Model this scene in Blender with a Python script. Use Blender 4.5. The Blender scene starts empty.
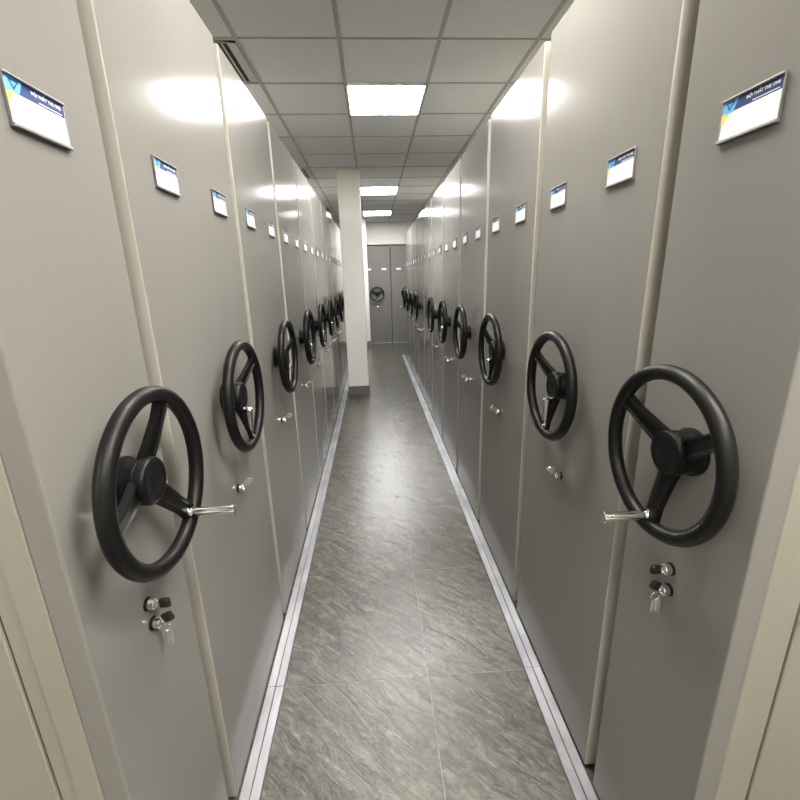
import bpy, bmesh, math, random
from mathutils import Vector, Matrix, Euler

random.seed(7)
C = bpy.context.scene.collection
PI = math.pi
R = math.radians

# ------------------------------------------------------------------ materials
def mat(name, col, rough=0.5, metal=0.0, spec=0.5, coat=0.0, coat_rough=0.1):
    m = bpy.data.materials.new(name); m.use_nodes = True
    b = m.node_tree.nodes['Principled BSDF']
    b.inputs['Base Color'].default_value = (*col, 1)
    b.inputs['Roughness'].default_value = rough
    b.inputs['Metallic'].default_value = metal
    b.inputs['Specular IOR Level'].default_value = spec
    b.inputs['Coat Weight'].default_value = coat
    b.inputs['Coat Roughness'].default_value = coat_rough
    return m

def nodes(m):
    return m.node_tree.nodes, m.node_tree.links, m.node_tree.nodes['Principled BSDF']

def add_mottle(m, c1, c2, scale, bump=0.0, bump_scale=40.0, stretch=(1, 1, 1), detail=4.0):
    """base colour wanders between c1 and c2, optional fine bump"""
    n, l, b = nodes(m)
    tc = n.new('ShaderNodeTexCoord'); mp = n.new('ShaderNodeMapping')
    mp.inputs['Scale'].default_value = stretch
    l.new(tc.outputs['Object'], mp.inputs['Vector'])
    t = n.new('ShaderNodeTexNoise'); t.inputs['Scale'].default_value = scale; t.inputs['Detail'].default_value = detail
    l.new(mp.outputs['Vector'], t.inputs['Vector'])
    r = n.new('ShaderNodeValToRGB')
    r.color_ramp.elements[0].color = (*c1, 1); r.color_ramp.elements[1].color = (*c2, 1)
    r.color_ramp.elements[0].position = 0.3; r.color_ramp.elements[1].position = 0.7
    l.new(t.outputs['Fac'], r.inputs['Fac']); l.new(r.outputs['Color'], b.inputs['Base Color'])
    if bump:
        t2 = n.new('ShaderNodeTexNoise'); t2.inputs['Scale'].default_value = bump_scale; t2.inputs['Detail'].default_value = 2
        l.new(mp.outputs['Vector'], t2.inputs['Vector'])
        bp = n.new('ShaderNodeBump'); bp.inputs['Strength'].default_value = 1.0; bp.inputs['Distance'].default_value = bump
        l.new(t2.outputs['Fac'], bp.inputs['Height']); l.new(bp.outputs['Normal'], b.inputs['Normal'])
    return m

PANEL_A, PANEL_B = (0.178, 0.173, 0.163), (0.190, 0.185, 0.174)
M = {}
M['panel'] = add_mottle(mat('grey_enamel', PANEL_A, 0.15, 0.0, 0.08), PANEL_A, PANEL_B, 3.0, 0.0001, 2.2, (1, 1, .5), 1)
M['carcass'] = add_mottle(mat('beige_enamel', (.25, .236, .203), 0.42), (.244, .23, .198), (.258, .243, .21), 3.0)
M['edge'] = mat('panel_edge_lit', (.36, .343, .305), 0.35)  # panel enamel made paler to stand in for light from behind
M['dark_gap'] = mat('dark_joint', (.02, .02, .02), 0.8)
M['base'] = mat('black_carriage_steel', (.025, .025, .025), 0.5)
M['black'] = mat('black_plastic', (.0042, .0042, .0045), 0.42, 0, 0.22)
M['black_gloss'] = mat('black_key_plastic', (.012, .012, .013), 0.25)
M['chrome'] = mat('chrome', (.90, .89, .87), 0.16, 1.0)
M['nickel'] = mat('nickel_key', (.78, .77, .74), 0.22, .85)
M['alu'] = add_mottle(mat('rail_aluminium', (.5, .5, .54), 0.40, .5), (.27, .27, .30), (.54, .54, .575), 11.0, 0.0003, 60, (1, .35, 1))
M['groove'] = mat('rail_groove', (.08, .08, .09), 0.5, .5)
M['holder'] = mat('holder_aluminium', (.36, .36, .35), 0.4, 0.7)
M['card'] = mat('white_card', (.84, .84, .83), 0.45)
M['navy'] = mat('navy_print', (.010, .034, .15), 0.4)
M['sky'] = mat('light_blue_print', (.12, .42, .78), 0.4)
M['yellow'] = mat('yellow_print', (.90, .68, .10), 0.4)
M['white'] = mat('white_print', (.9, .9, .9), 0.5)
M['plaster'] = add_mottle(mat('cream_plaster', (.82, .795, .745), 0.75), (.81, .785, .735), (.835, .81, .76), 2.0, 0.0004, 90)
M['skirting'] = add_mottle(mat('grey_skirting_tile', (.14, .137, .125), 0.4), (.11, .108, .10), (.18, .175, .16), 9.0)
M['tile'] = add_mottle(mat('ceiling_tile', (.66, .68, .69), 0.9), (.65, .67, .68), (.68, .70, .71), 26.0, 0.0003, 180)
M['tee'] = mat('ceiling_grid_metal', (.36, .36, .345), 0.5)
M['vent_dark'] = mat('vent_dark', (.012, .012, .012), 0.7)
M['vent_metal'] = mat('vent_metal', (.50, .49, .46), 0.4, 0.3)
M['lamp_frame'] = mat('lamp_frame', (.75, .75, .74), 0.5)
LAMP = 24.0
def lamp_mat(name, col, power):
    m = mat(name, (.9, .9, .9), 0.5)
    b = m.node_tree.nodes['Principled BSDF']
    b.inputs['Emission Color'].default_value = (*col, 1)
    b.inputs['Emission Strength'].default_value = power
    return m
M['lamp'] = lamp_mat('lamp_diffuser', (1.0, .985, .955), LAMP)
M['fill_warm'] = lamp_mat('warm_fill_diffuser', (1.0, .95, .86), LAMP * .9)  # warm emission for the added, unseen lights near the camera

def floor_mat():
    m = mat('grey_stone_tile', (.15, .148, .135), 0.24, 0, 0.65)
    n, l, b = nodes(m)
    tc = n.new('ShaderNodeTexCoord')
    sep = n.new('ShaderNodeSeparateXYZ'); l.new(tc.outputs['Object'], sep.inputs[0])
    def math_(op, a, bb=None, clamp=False):
        x = n.new('ShaderNodeMath'); x.operation = op; x.use_clamp = clamp
        for i, v in enumerate((a, bb)):
            if v is None: continue
            if isinstance(v, (int, float)): x.inputs[i].default_value = v
            else: l.new(v, x.inputs[i])
        return x.outputs[0]
    T = 0.678
    def edge(sock, off):
        f = math_('FRACT', math_('DIVIDE', math_('ADD', sock, -off + 40 * T), T))
        d = math_('MINIMUM', f, math_('SUBTRACT', 1.0, f))
        return math_('LESS_THAN', math_('MULTIPLY', d, T), 0.0013)
    def cell(sock, off):
        return math_('FLOOR', math_('DIVIDE', math_('ADD', sock, -off + 40 * T), T))
    line = math_('MAXIMUM', edge(sep.outputs[0], .165), edge(sep.outputs[1], 1.39))
    # every tile gets its own piece of the stone pattern
    comb = n.new('ShaderNodeCombineXYZ')
    l.new(math_('MULTIPLY', cell(sep.outputs[0], .165), 3.7), comb.inputs[0])
    l.new(math_('MULTIPLY', cell(sep.outputs[1], 1.39), 5.3), comb.inputs[1])
    add = n.new('ShaderNodeVectorMath'); add.operation = 'ADD'
    l.new(tc.outputs['Object'], add.inputs[0]); l.new(comb.outputs[0], add.inputs[1])
    mp = n.new('ShaderNodeMapping'); mp.inputs['Rotation'].default_value = (0, 0, R(42))
    l.new(add.outputs[0], mp.inputs['Vector'])
    mp2 = n.new('ShaderNodeMapping'); mp2.inputs['Scale'].default_value = (2.8, 10.5, 1)
    l.new(mp.outputs[0], mp2.inputs['Vector'])
    n1 = n.new('ShaderNodeTexNoise'); n1.inputs['Scale'].default_value = 2.3; n1.inputs['Detail'].default_value = 9; n1.inputs['Roughness'].default_value = .68; n1.inputs['Distortion'].default_value = .9
    l.new(mp2.outputs[0], n1.inputs['Vector'])
    n2 = n.new('ShaderNodeTexNoise'); n2.inputs['Scale'].default_value = 34; n2.inputs['Detail'].default_value = 6; n2.inputs['Roughness'].default_value = .7
    l.new(add.outputs[0], n2.inputs['Vector'])
    r1 = n.new('ShaderNodeValToRGB'); e = r1.color_ramp.elements
    e[0].position = .30; e[0].color = (.040, .040, .037, 1)
    e[1].position = .72; e[1].color = (.195, .189, .168, 1)
    x = e.new(.5); x.color = (.095, .0935, .085, 1)
    l.new(n1.outputs['Fac'], r1.inputs['Fac'])
    for k_ in e: k_.color = (k_.color[0] * .84, k_.color[1] * .84, k_.color[2] * .82, 1)
    r2 = n.new('ShaderNodeValToRGB'); e2 = r2.color_ramp.elements
    e2[0].position = .25; e2[0].color = (.55, .55, .56, 1); e2[1].position = .75; e2[1].color = (1.4, 1.4, 1.36, 1)
    l.new(n2.outputs['Fac'], r2.inputs['Fac'])
    mul = n.new('ShaderNodeMix'); mul.data_type = 'RGBA'; mul.blend_type = 'MULTIPLY'; mul.inputs[0].default_value = 1
    l.new(r1.outputs[0], mul.inputs[6]); l.new(r2.outputs[0], mul.inputs[7])
    mx = n.new('ShaderNodeMix'); mx.data_type = 'RGBA'
    l.new(line, mx.inputs[0]); l.new(mul.outputs[2], mx.inputs[6]); mx.inputs[7].default_value = (.20, .197, .18, 1)
    l.new(mx.outputs[2], b.inputs['Base Color'])
    bp = n.new('ShaderNodeBump'); bp.inputs['Strength'].default_value = 1; bp.inputs['Distance'].default_value = .003
    hsum = math_('ADD', n1.outputs['Fac'], math_('MULTIPLY', n2.outputs['Fac'], .45))
    hsum = math_('SUBTRACT', hsum, math_('MULTIPLY', line, .6))
    l.new(hsum, bp.inputs['Height']); l.new(bp.outputs[0], b.inputs['Normal'])
    return m
M['floor'] = floor_mat()

# ------------------------------------------------------------------ mesh helpers
class MB:
    def __init__(self):
        self.bm = bmesh.new()
    def box(self, x0, x1, y0, y1, z0, z1, mi=0, bevel=0.0, seg=2):
        r = bmesh.ops.create_cube(self.bm, size=1.0)
        vs = r['verts']
        bmesh.ops.scale(self.bm, vec=(x1 - x0, y1 - y0, z1 - z0), verts=vs)
        bmesh.ops.translate(self.bm, vec=((x0 + x1) / 2, (y0 + y1) / 2, (z0 + z1) / 2), verts=vs)
        fs = {f for v in vs for f in v.link_faces}
        for f in fs: f.material_index = mi
        if bevel:
            es = {e for v in vs for e in v.link_edges}
            out = bmesh.ops.bevel(self.bm, geom=list(es), offset=bevel, segments=seg, profile=.5, affect='EDGES')
            for f in out['faces']: f.material_index = mi
        return self
    def lathe(self, prof, axis='y', loc=(0, 0, 0), seg=40, mi=0):
        """prof: list of (radius, t); revolved around the axis through loc"""
        rings = []
        for r, t in prof:
            ring = []
            if r < 1e-6:
                ring = [self.bm.verts.new(self._ax(axis, 0, 0, t, loc))]
            else:
                for i in range(seg):
                    a = 2 * PI * i / seg
                    ring.append(self.bm.verts.new(self._ax(axis, r * math.cos(a), r * math.sin(a), t, loc)))
            rings.append(ring)
        for A, B in zip(rings, rings[1:]):
            if len(A) == 1 and len(B) == 1: continue
            for i in range(seg):
                j = (i + 1) % seg
                if len(A) == 1: f = self.bm.faces.new((A[0], B[i], B[j]))
                elif len(B) == 1: f = self.bm.faces.new((A[i], A[j], B[0]))
                else: f = self.bm.faces.new((A[i], A[j], B[j], B[i]))
                f.material_index = mi
        return self
    @staticmethod
    def _ax(axis, u, v, t, loc):
        p = {'x': (t, u, v), 'y': (u, t, v), 'z': (u, v, t)}[axis]
        return (p[0] + loc[0], p[1] + loc[1], p[2] + loc[2])
    def torus(self, Rm, r, seg=72, sub=16):
        g = []
        for i in range(seg):
            a = 2 * PI * i / seg; row = []
            for j in range(sub):
                b = 2 * PI * j / sub
                rr = Rm + r * math.cos(b)
                row.append(self.bm.verts.new((rr * math.cos(a), r * math.sin(b), rr * math.sin(a))))
            g.append(row)
        for i in range(seg):
            for j in range(sub):
                k, m = (i + 1) % seg, (j + 1) % sub
                self.bm.faces.new((g[i][j], g[k][j], g[k][m], g[i][m]))
        return self
    def poly(self, pts, y0, y1, mi=0):
        """extruded polygon given in x,z"""
        A = [self.bm.verts.new((x, y0, z)) for x, z in pts]; B = [self.bm.verts.new((x, y1, z)) for x, z in pts]
        self.bm.faces.new(A).material_index = mi; self.bm.faces.new(B[::-1]).material_index = mi
        n = len(pts)
        for i in range(n):
            self.bm.faces.new((A[i], B[i], B[(i + 1) % n], A[(i + 1) % n])).material_index = mi
        return self
    def xform(self, mtx):
        bmesh.ops.transform(self.bm, matrix=mtx, verts=self.bm.verts); return self
    def build(self, name, mats, parent=None, loc=(0, 0, 0), smooth=True):
        bmesh.ops.recalc_face_normals(self.bm, faces=self.bm.faces)
        me = bpy.data.meshes.new(name); self.bm.to_mesh(me); self.bm.free()
        for m in (mats if isinstance(mats, (list, tuple)) else [mats]): me.materials.append(m)
        if smooth:
            me.shade_smooth()
            me.set_sharp_from_angle(angle=R(35))
        o = bpy.data.objects.new(name, me); C.objects.link(o)
        o.location = loc
        if parent: o.parent = parent
        return o

def tag(o, label=None, cat=None, group=None, kind=None):
    if label: o['label'] = label
    if cat: o['category'] = cat
    if group: o['group'] = group
    if kind: o['kind'] = kind
    return o

def empty(name, loc=(0, 0, 0), rz=0.0):
    o = bpy.data.objects.new(name, None); C.objects.link(o)
    o.location = loc; o.rotation_euler = (0, 0, rz); o.empty_display_size = .1
    return o

def kids(o):
    return [c for c in C.objects if c.parent == o]

def copy_tree(o, parent=None):
    c = o.copy(); C.objects.link(c)
    if parent: c.parent = parent
    for ch in kids(o): copy_tree(ch, c)
    return c

def text_mesh(txt, size):
    cu = bpy.data.curves.new('lettering', 'FONT'); cu.body = txt; cu.size = size; cu.extrude = 0.0002
    cu.align_x = 'CENTER'; cu.align_y = 'CENTER'; cu.offset = size * .012
    o = bpy.data.objects.new('lettering', cu); C.objects.link(o)
    dg = bpy.context.evaluated_depsgraph_get()
    me = bpy.data.meshes.new_from_object(o.evaluated_get(dg))
    bpy.data.objects.remove(o); bpy.data.curves.remove(cu)
    return me

# ------------------------------------------------------------------ cabinet
# local frame: front of the end panel at y=0, the aisle on the -y side, x right for someone facing it
H = 2.40
WHEEL_Z, WHEEL_OFF = 1.241, 0.067

def make_panel(w, parent, half=False):
    b = MB().box(-w / 2, w / 2, 0, .046, .0115, H, 0, .004, 2)
    b.bm.normal_update()
    for f in b.bm.faces:
        if abs(f.normal.x) > .9: f.material_index = 1                        # folded edges; full-size cabinets get the painted-in light
    return b.build('end_panel', [M['panel'], M['panel'] if half else M['edge']], parent, smooth=False)

def make_carcass(w, parent, depth=2.5):
    b = MB()
    h = w / 2
    b.box(-h + .006, h - .006, .052, depth, .085, H - .01, 1)               # dark core seen in the joints
    for s in (-1, 1):
        x0, x1 = sorted((s * h, s * (h - .02)))
        b.box(x0, x1, .046, .092, .05, H - .004, 0, .002, 1)                # corner post
        xa, xb = sorted((s * (h - .004), s * (h - .02)))
        b.box(xa, xb, .092, .122, .05, H - .004, 0)                         # rebate of the post
        b.box(x0, x1, .126, depth, .05, H - .004, 0, .002, 1)               # side sheet
    b.box(-h + .01, h - .01, .05, depth, H - .012, H - .002, 0)             # top sheet
    o = b.build('carcass', [M['carcass'], M['dark_gap']], parent, smooth=False)
    o['label'] = 'beige steel cabinet body behind the grey end panel'
    return o

def make_base(w, parent, depth=2.5):
    b = MB().box(-w / 2 + .012, w / 2 - .012, .022, depth - .02, .0, .084, 0, .003, 1)
    return b.build('carriage_base', M['base'], parent)

LETTER = text_mesh('NỘI THẤT THE ONE', .0069)
LETTER.transform(Matrix.Rotation(R(90), 4, 'X'))
LETTER.materials.append(M['white'])

def make_label(x, parent):
    W, T = .122, .069
    b = MB()
    b.box(-W / 2, W / 2, -.003, 0, 0, T, 0)                                  # back plate
    b.box(-W / 2, W / 2, -.0085, 0, 0, .0055, 0, .001, 1)                    # lower lip
    b.box(-W / 2, W / 2, -.0085, 0, T - .0035, T, 0, .001, 1)                # upper lip
    for s in (-1, 1):
        x0, x1 = sorted((s * W / 2, s * (W / 2 - .002)))
        b.box(x0, x1, -.0052, 0, 0, T, 0)
    h = b.build('label_holder', M['holder'], parent, (x, 0, 1.821))
    MB().box(-W / 2 + .002, W / 2 - .002, -.0040, -.003, .0055, T - .0035).build('card', M['card'], h)
    zt = T - .0035; zb = zt - .0185
    MB().box(-W / 2 + .002, W / 2 - .002, -.0044, -.0040, zb, zt).build('header_band', M['navy'], h)
    l = W / 2 - .002
    e = MB()
    e.poly([(-l, zb - .001), (-l + .024, zb - .001), (-l + .034, zt), (-l, zt)], -.0047, -.0044, 0)     # light-blue field
    e.poly([(-l + .007, zt - .002), (-l + .027, zt - .002), (-l + .015, zb + .002)], -.0050, -.0047, 1)  # dark triangle
    e.poly([(-l + .011, zt - .005), (-l + .022, zt - .005), (-l + .0155, zb + .0065)], -.0052, -.0050, 0)
    e.poly([(-l, zb - .001), (-l + .013, zb - .001), (-l + .006, zb - .013), (-l, zb - .017)], -.0047, -.0040, 2)  # yellow corner
    e.build('emblem', [M['sky'], M['navy'], M['yellow']], h, smooth=False)
    t = bpy.data.objects.new('lettering', LETTER); C.objects.link(t); t.parent = h
    t.location = (.022, -.0047, zt - .0072)
    MB().box(.004, .054, -.0047, -.0044, zb + .0022, zb + .0034).build('underline', M['white'], h)
    return h

def spoke_mesh(ang):
    """tapered dished spoke along +x, then turned to ang (0 = right, 90 = up)"""
    b = MB(); bm = b.bm
    st = [(.034, .024, .028), (.075, .0205, .017), (.120, .0165, .007), (.158, .0185, .0)]   # r, half width, y (to the panel)
    rows = []
    for r, hw, y in st:
        prof = [(-hw, y + .007), (-hw, y - .006), (-hw * .72, y - .0085), (-hw * .55, y - .004), (hw * .55, y - .004), (hw * .72, y - .0085), (hw, y - .006), (hw, y + .007)]
        rows.append([bm.verts.new((r, p[1], p[0])) for p in prof])
    for A, B in zip(rows, rows[1:]):
        for i in range(8):
            j = (i + 1) % 8
            bm.faces.new((A[i], A[j], B[j], B[i]))
    bm.faces.new(rows[0]); bm.faces.new(rows[-1][::-1])
    b.xform(Matrix.Rotation(-R(ang), 4, 'Y'))
    return b

CRANK_A, CRANK_R = -92.0, .146
def make_wheel(parent):
    w = MB().torus(.168, .016).build('handwheel', M['black'], parent, (0, -WHEEL_OFF, WHEEL_Z))
    prof = [(0, .0665), (.050, .0665), (.050, .060), (.0435, .056), (.0435, .034), (.047, .032), (.047, .029), (.0455, .0275), (.0455, .0265),
            (.0475, .025), (.0475, .013), (.0445, .008), (.038, .0055), (.036, .0065), (.020, .0045), (0, .004)]
    MB().lathe(prof, 'y', seg=48).build('hub', M['black'], w)
    for a in (30, 150, -90): spoke_mesh(a).build('spoke', M['black'], w)
    c = MB()
    c.lathe([(0, .006), (.0095, .006), (.0095, -.006), (.0065, -.010), (.0065, -.016), (.0095, -.018), (.0100, -.050), (.0106, -.094), (.0124, -.095), (.0124, -.100), (.0110, -.1015), (0, -.1015)], 'y', seg=24)
    c.box(-.0045, .0045, -.004, .010, -.013, .013, 0, .0015, 1)
    k = c.build('crank_handle', M['chrome'], w)
    k['label'] = 'chrome crank handle'
    set_crank(k, 'out')
    return w

def set_crank(k, state):
    a = R(CRANK_A); r = CRANK_R
    k.location = (r * math.cos(a), -.002 if state == 'out' else .004, r * math.sin(a))
    if state == 'out':
        k.rotation_euler = (0, 0, 0)
    else:                                        # folded in, pointing at the hub
        d = Vector((-math.cos(a), -.07, -math.sin(a))).normalized()
        k.rotation_euler = Vector((0, -1, 0)).rotation_difference(d).to_euler()

def turn(root, deg, state):
    for w in kids(root):
        if w.name.startswith('handwheel'):
            w.rotation_euler = (0, -R(deg), 0)
            for k in kids(w):
                if k.name.startswith('crank_handle'): set_crank(k, state)

def make_lock(x, z, parent, key='chrome', tilt=35, hang=False):
    b = MB()
    b.lathe([(0, 0), (.0145, 0), (.0145, -.004), (.0125, -.0055)], 'y', seg=28, mi=1)
    b.lathe([(.0118, -.002), (.0118, -.017), (.0105, -.0185), (.0092, -.0185), (.0088, -.0165), (0, -.0165)], 'y', seg=28, mi=0)
    lk = b.build('lock', [M['chrome'], M['black']], parent, (x, 0, z))
    lk['label'] = 'chrome cylinder lock'
    k = MB()
    k.box(-.0012, .0012, -.034, -.012, -.0040, .0040, 0)                       # blade
    if key == 'chrome':
        k.lathe([(0, -.0018), (.0130, -.0018), (.0130, .0018), (0, .0018)], 'x', (0, -.044, 0), 24)
        k.box(-.0050, .0050, -.060, -.048, -.0060, .0060, 0, .001, 1)
        ko = k.build('key', M['nickel'], lk)
        ko.rotation_euler = (R(-tilt), 0, 0)
    else:
        ko = k.build('key', M['nickel'], lk)
        MB().box(-.0048, .0048, -.048, -.026, -.0105, .0105, 0, .003, 2).build('key_bow', M['black_gloss'], lk).rotation_euler = (R(-tilt), 0, 0)
        ko.rotation_euler = (R(-tilt), 0, 0)
        if hang:
            s = MB()
            s.lathe([(.0080, -.0014), (.0105, -.0014), (.0105, .0014), (.0080, .0014), (.0080, -.0014)], 'x', (0, -.030, -.016), 24)
            s.box(-.0012, .0012, -.0365, -.0215, -.058, -.024, 0, .0008, 1)
            s.box(.0030, .0052, -.0300, -.0180, -.054, -.022, 0, .0008, 1)
            s.build('spare_key', M['nickel'], lk)
    return lk

GROUP = 'mobile shelving cabinets'
def make_unit(w, half, wheel=True, dx=0):
    r = empty('mobile_shelving_cabinet')
    make_panel(w, r, half); make_carcass(w, r); make_base(w, r)
    for x in ((0,) if half else (dx - .19, dx + .19)): make_label(x, r)
    if wheel:
        make_wheel(r).location.x = dx
        if half:
            make_lock(0, .957, r, 'black', 2)
            make_lock(.004, .905, r, 'black', 22, True)
        else:
            make_lock(dx, .909, r, 'chrome', 32)
    return r

W_HALF, W_FULL = .346, .704
XL, XR = -.50, .645
ROT_L, ROT_R = R(90), R(-90)          # local +y to world -x / +x

def place(o, side, y, label):
    o.location = ((XL if side == 'L' else XR), y, 0)
    o.rotation_euler = (0, 0, (ROT_L if side == 'L' else ROT_R) + R(random.uniform(-.10, .10)))
    tag(o, label, 'shelving cabinet', GROUP)

half = make_unit(W_HALF, True)
place(half, 'L', .776, 'narrow grey shelving cabinet nearest the camera on the left, crank sticking out over the aisle')
half.rotation_euler.z = ROT_L
turn(half, 37, 'out')
h2 = copy_tree(half)
place(h2, 'R', .781, 'narrow grey shelving cabinet nearest the camera on the right, two keyed locks under its wheel')
h2.rotation_euler.z = ROT_R
turn(h2, 0, 'out')
for c_ in kids(half):
    if c_.name.startswith('handwheel'): c_.location = (.006, -.0715, 1.236)

full = make_unit(W_FULL, False)
fixed = make_unit(W_FULL, False, False)
ORD = ['second', 'third', 'fourth', 'fifth', 'sixth', 'seventh', 'eighth', 'ninth', 'tenth', 'eleventh']
SPIN_L = [9, -6, 14, -3, 5, 20, 0, -12, 4, 8]
SPIN_R = [-4, -2, 4, -7, 6, 0, 3, -9, 12, 0]
used = {'full': False, 'fixed': False}
def take(kind):
    src = full if kind == 'full' else fixed
    if not used[kind]:
        used[kind] = True
        return src
    return copy_tree(src)
wide = make_unit(.738, False, True, .014)
for side in 'LR':
    for k in range(10):
        no_wheel = (side == 'R' and k == 5) or (side == 'L' and k == 7)
        if side == 'L' and k == 0:
            o, y = wide, 1.003 + .369
        else:
            o = take('fixed' if no_wheel else 'full')
            y = (1.034 + .352 + k * .7545) if side == 'L' else (1.006 + .352 + k * .761)
        name = 'left' if side == 'L' else 'right'
        if no_wheel:
            lab = ('grey shelving cabinet without a handwheel in the right row, seventh from the camera' if side == 'R'
                   else 'grey shelving cabinet in the left row directly behind the cream column')
        elif k == 9:
            lab = 'last grey shelving cabinet of the %s row, at its far end' % name
        else:
            lab = '%s grey shelving cabinet from the camera in the %s row, crank folded in' % (ORD[k], name)
        place(o, side, y, lab)
        if not no_wheel:
            turn(o, (SPIN_L if side == 'L' else SPIN_R)[k], 'out' if (side == 'R' and k == 9) else 'in')

# the cabinets across the far end
for x, src, lab, spin in ((.107, full, 'grey cabinet across the far end of the aisle with its round handwheel in full view', 0),
                          (.843, wide, 'grey cabinet across the far end, right of the one whose handwheel faces the camera', 10)):
    o = copy_tree(src)
    o.location = (x, 11.20, 0); o.rotation_euler = (0, 0, 0)
    tag(o, lab, 'shelving cabinet', 'cabinets across the far end')
    turn(o, spin, 'in')
    if src is wide:
        for c_ in kids(o):
            if c_.name.startswith('handwheel'): c_.location.x += .045

# ------------------------------------------------------------------ rails on the floor
def rail(name, x0, x1, y0, y1, label):
    b = MB(); w = x1 - x0
    cuts = [y0] + [c for c in (1.39, 3.42, 5.45, 7.49) if y0 < c < y1] + [y1]
    for a, c in zip(cuts, cuts[1:]):
        b.box(x0, x1, a + .0004, c - .0004, 0, .005, 1)
        b.box(x0 + .002, x0 + w * .478, a + .0004, c - .0004, .005, .0085, 0, .0012, 1)
        b.box(x0 + w * .522, x1 - .002, a + .0004, c - .0004, .005, .0085, 0, .0012, 1)
    o = b.build(name, [M['alu'], M['groove']])
    return tag(o, label, 'floor rail', 'floor rails beside the aisle')
rail('floor_rail', -.497, -.428, -.6, 9.0, 'aluminium rail on the floor along the foot of the left cabinets')
b = MB()
b.box(-.25, 1.2, 11.125, 11.190, 0, .005, 0)
b.box(-.25, 1.2, 11.127, 11.155, .005, .0085, 0, .0012, 1); b.box(-.25, 1.2, 11.160, 11.188, .005, .0085, 0, .0012, 1)
tag(b.build('floor_rail', M['alu']), 'short aluminium rail across the far end, at the foot of the end cabinets', 'floor rail', 'floor rails beside the aisle')
rail('floor_rail', .572, .643, -.6, 9.2, 'aluminium rail on the floor along the foot of the right cabinets')

# ------------------------------------------------------------------ the room
X0, X1, Y0, Y1, ZC = -3.4, 3.6, -2.9, 13.9, 2.96
def struct(o, **kw):
    o['kind'] = 'structure'; return o
struct(MB().box(X0, X1, Y0, Y1, -.1, 0).build('floor', M['floor'], smooth=False))
struct(MB().box(X0 - .1, X0, Y0, Y1, 0, ZC).build('wall_left', M['plaster'], smooth=False))
struct(MB().box(X1, X1 + .1, Y0, Y1, 0, ZC).build('wall_right', M['plaster'], smooth=False))
struct(MB().box(X0, X1, Y0 - .1, Y0, 0, ZC).build('wall_near', M['plaster'], smooth=False))
# the far wall comes down over the end cabinets as a bulkhead flush behind their fronts
struct(MB().box(X0, X1, 11.32, 11.42, 2.44, ZC).build('wall_far', M['plaster'], smooth=False))
struct(MB().box(X0, X1, Y1, Y1 + .1, 0, ZC).build('wall_back', M['plaster'], smooth=False))

G = .593; GX, GY = -.138, 2.982
c = MB()
c.box(X0, X1, Y0, Y1, ZC, ZC + .05, 0)
i = math.ceil((X0 - GX) / G)
while GX + i * G < X1:
    x = GX + i * G; c.box(x - .012, x + .012, Y0, Y1, ZC - .004, ZC, 1); i += 1
i = math.ceil((Y0 - GY) / G)
while GY + i * G < Y1:
    y = GY + i * G; c.box(X0, X1, y - .008, y + .008, ZC - .0036, ZC, 1); i += 1
struct(c.build('ceiling', [M['tile'], M['tee']], smooth=False))

# lamps: the ones in view first, then added unseen lights
def lamp(iy, label, ix=0, m='lamp'):
    x0 = GX + ix * G; y0 = GY + iy * G
    r = empty('ceiling_light', (x0 + G / 2, y0 + G / 2, ZC))
    tag(r, label, 'ceiling light', 'square ceiling panel lights')
    s = G / 2 - .004
    f = MB()
    for a in ((-s, s, -s, -s + .012), (-s, s, s - .012, s), (-s, -s + .012, -s, s), (s - .012, s, -s, s)):
        f.box(a[0], a[1], a[2], a[3], -.012, -.0045, 0)
    f.build('frame', M['lamp_frame'], r)
    d = s - .010
    MB().box(-d, d, -d, d, -.0095, -.0045).build('diffuser', M[m], r)
lamp(1, 'square white ceiling light nearest the camera in view, above the middle of the aisle')
lamp(7, 'middle ceiling light of the three in view, just right of the column top')
lamp(11, 'farthest ceiling light, in front of the far bulkhead')
lamp(-3, 'added unseen fill light over the head of the aisle, just above the camera', 0, 'fill_warm')  # added out of view to brighten the near panels
lamp(-7, 'added unseen fill light over the middle of the cross aisle behind the camera', 0, 'fill_warm')  # another unseen light added for the near end
lamp(-8, 'added unseen fill light over the left end of the cross aisle behind the camera', -4, 'fill_warm')  # added behind the camera to light the seams between cabinets
lamp(-6, 'added unseen fill light over the right part of the cross aisle beside the camera', 2, 'fill_warm')  # unseen, put in to light the nearest left panel
lamp(-5, 'added unseen fill light beside the camera, over the near end of the right row', 1, 'fill_warm')  # second unseen light added for the nearest left panel
lamp(1, 'added unseen fill light above the left row, level with the nearest one over the aisle', -4)  # this and the lamps below: unseen, added to raise the ambient light
lamp(7, 'added unseen fill light above the left row, level with the column', -4)
lamp(1, 'added unseen fill light above the right row, level with the nearest one over the aisle', 4)
lamp(7, 'added unseen fill light above the right row, level with the middle one over the aisle', 4)

# slot diffusers above the left row
def vent(iy, label):
    x1 = -.745; x0 = x1 - .16; y0 = GY + iy * G + .03; y1 = y0 + G - .06
    r = empty('air_vent', ((x0 + x1) / 2, (y0 + y1) / 2, ZC)); tag(r, label, 'air vent', 'slot air vents over the left row')
    w, l = (x1 - x0) / 2, (y1 - y0) / 2
    f = MB()
    f.box(-w, -w + .014, -l, l, -.008, -.0005, 0); f.box(w - .05, w, -l, l, -.008, -.0005, 0)
    f.box(-w, w, -l, -l + .012, -.008, -.0005, 0); f.box(-w, w, l - .012, l, -.008, -.0005, 0)
    f.build('frame', M['vent_metal'], r)
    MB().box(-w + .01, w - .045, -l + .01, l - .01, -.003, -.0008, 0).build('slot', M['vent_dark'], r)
    for k in (0, 1):
        xx = -w + .036 + k * .036
        MB().box(xx, xx + .010, -l + .01, l - .01, -.010, -.003, 0).build('blade', M['vent_metal'], r)
vent(0, 'dark slot air vent nearest the camera, above the left cabinets')
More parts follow.
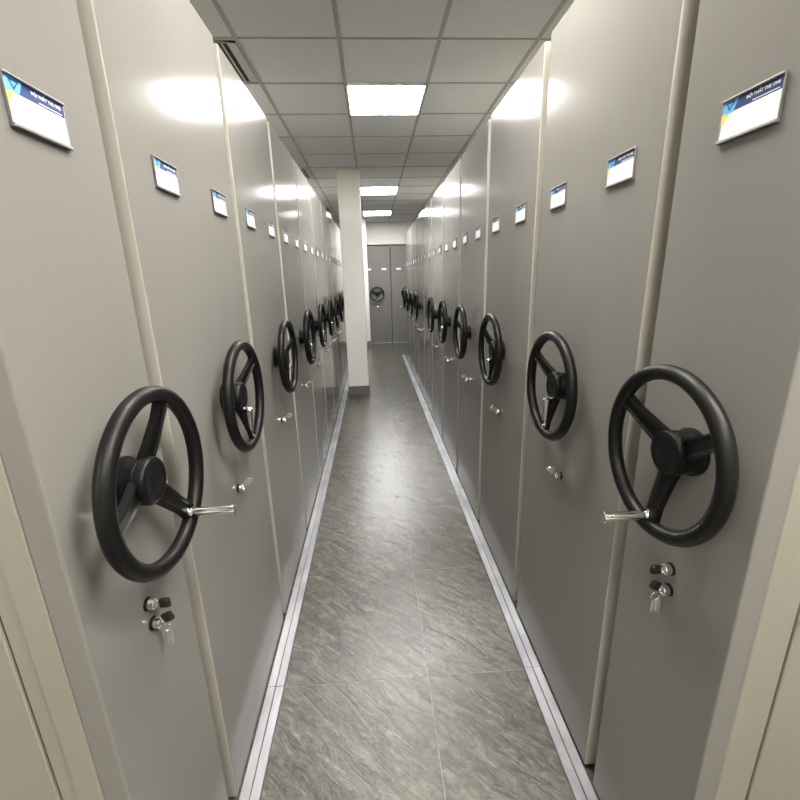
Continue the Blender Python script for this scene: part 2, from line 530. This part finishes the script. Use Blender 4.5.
vent(5, 'middle slot air vent above the left cabinets')
vent(10, 'farthest slot air vent above the left cabinets, left of the column')

# columns
def column(x0, x1, y0, y1, label):
    r = empty('column', ((x0 + x1) / 2, (y0 + y1) / 2, 0)); tag(r, label, 'column', None, 'structure')
    w, d = (x1 - x0) / 2, (y1 - y0) / 2
    MB().box(-w, w, -d, d, 0, ZC, 0, .004, 1).build('shaft', M['plaster'], r)
    k = MB()
    t = .012; hh = .125
    k.box(-w - t, w + t, -d - t, -d, 0, hh); k.box(-w - t, w + t, d, d + t, 0, hh)
    k.box(-w - t, -w, -d, d, 0, hh); k.box(w, w + t, -d, d, 0, hh)
    k.build('skirting', M['skirting'], r, smooth=False)['label'] = 'grey tile skirting'
column(-.40, -.118, 6.02, 6.48, 'cream square column standing in the aisle against the left cabinets')
column(-.40, -.105, 10.70, 11.05, 'far cream column beside the end cabinets, mostly behind the nearer column')

# ------------------------------------------------------------------ camera (solved from the photograph's vanishing points)
F_PX, P, YW, RO = 426.2905, .276613288, .0550721261, -.0258680495
cp, sp, cy, sy = math.cos(P), math.sin(P), math.cos(YW), math.sin(YW)
fw = Vector((sy * cp, cy * cp, -sp)); rt = Vector((cy, -sy, 0)); up = rt.cross(fw)
rr = math.cos(RO) * rt + math.sin(RO) * up; uu = -math.sin(RO) * rt + math.cos(RO) * up
cam = bpy.data.objects.new('camera', bpy.data.cameras.new('camera')); C.objects.link(cam)
mw = Matrix((rr, uu, -fw)).transposed().to_4x4(); mw.translation = (0, 0, 1.6)
cam.matrix_world = mw
cam.data.sensor_width = 36; cam.data.lens = 36 * F_PX / 800; cam.data.clip_start = .02
bpy.context.scene.camera = cam

w = bpy.data.worlds.new('world'); bpy.context.scene.world = w; w.use_nodes = True
w.node_tree.nodes['Background'].inputs[0].default_value = (.8, .85, .9, 1)
w.node_tree.nodes['Background'].inputs[1].default_value = .05

sc = bpy.context.scene
sc.view_settings.view_transform = 'Standard'; sc.view_settings.look = 'None'
sc.view_settings.gamma = 1; sc.view_settings.exposure = 1.5
sc.cycles.use_denoising = True
sc.cycles.max_bounces = 14; sc.cycles.diffuse_bounces = 8; sc.cycles.glossy_bounces = 8
sc.cycles.caustics_reflective = False
sc.cycles.sample_clamp_indirect = 6
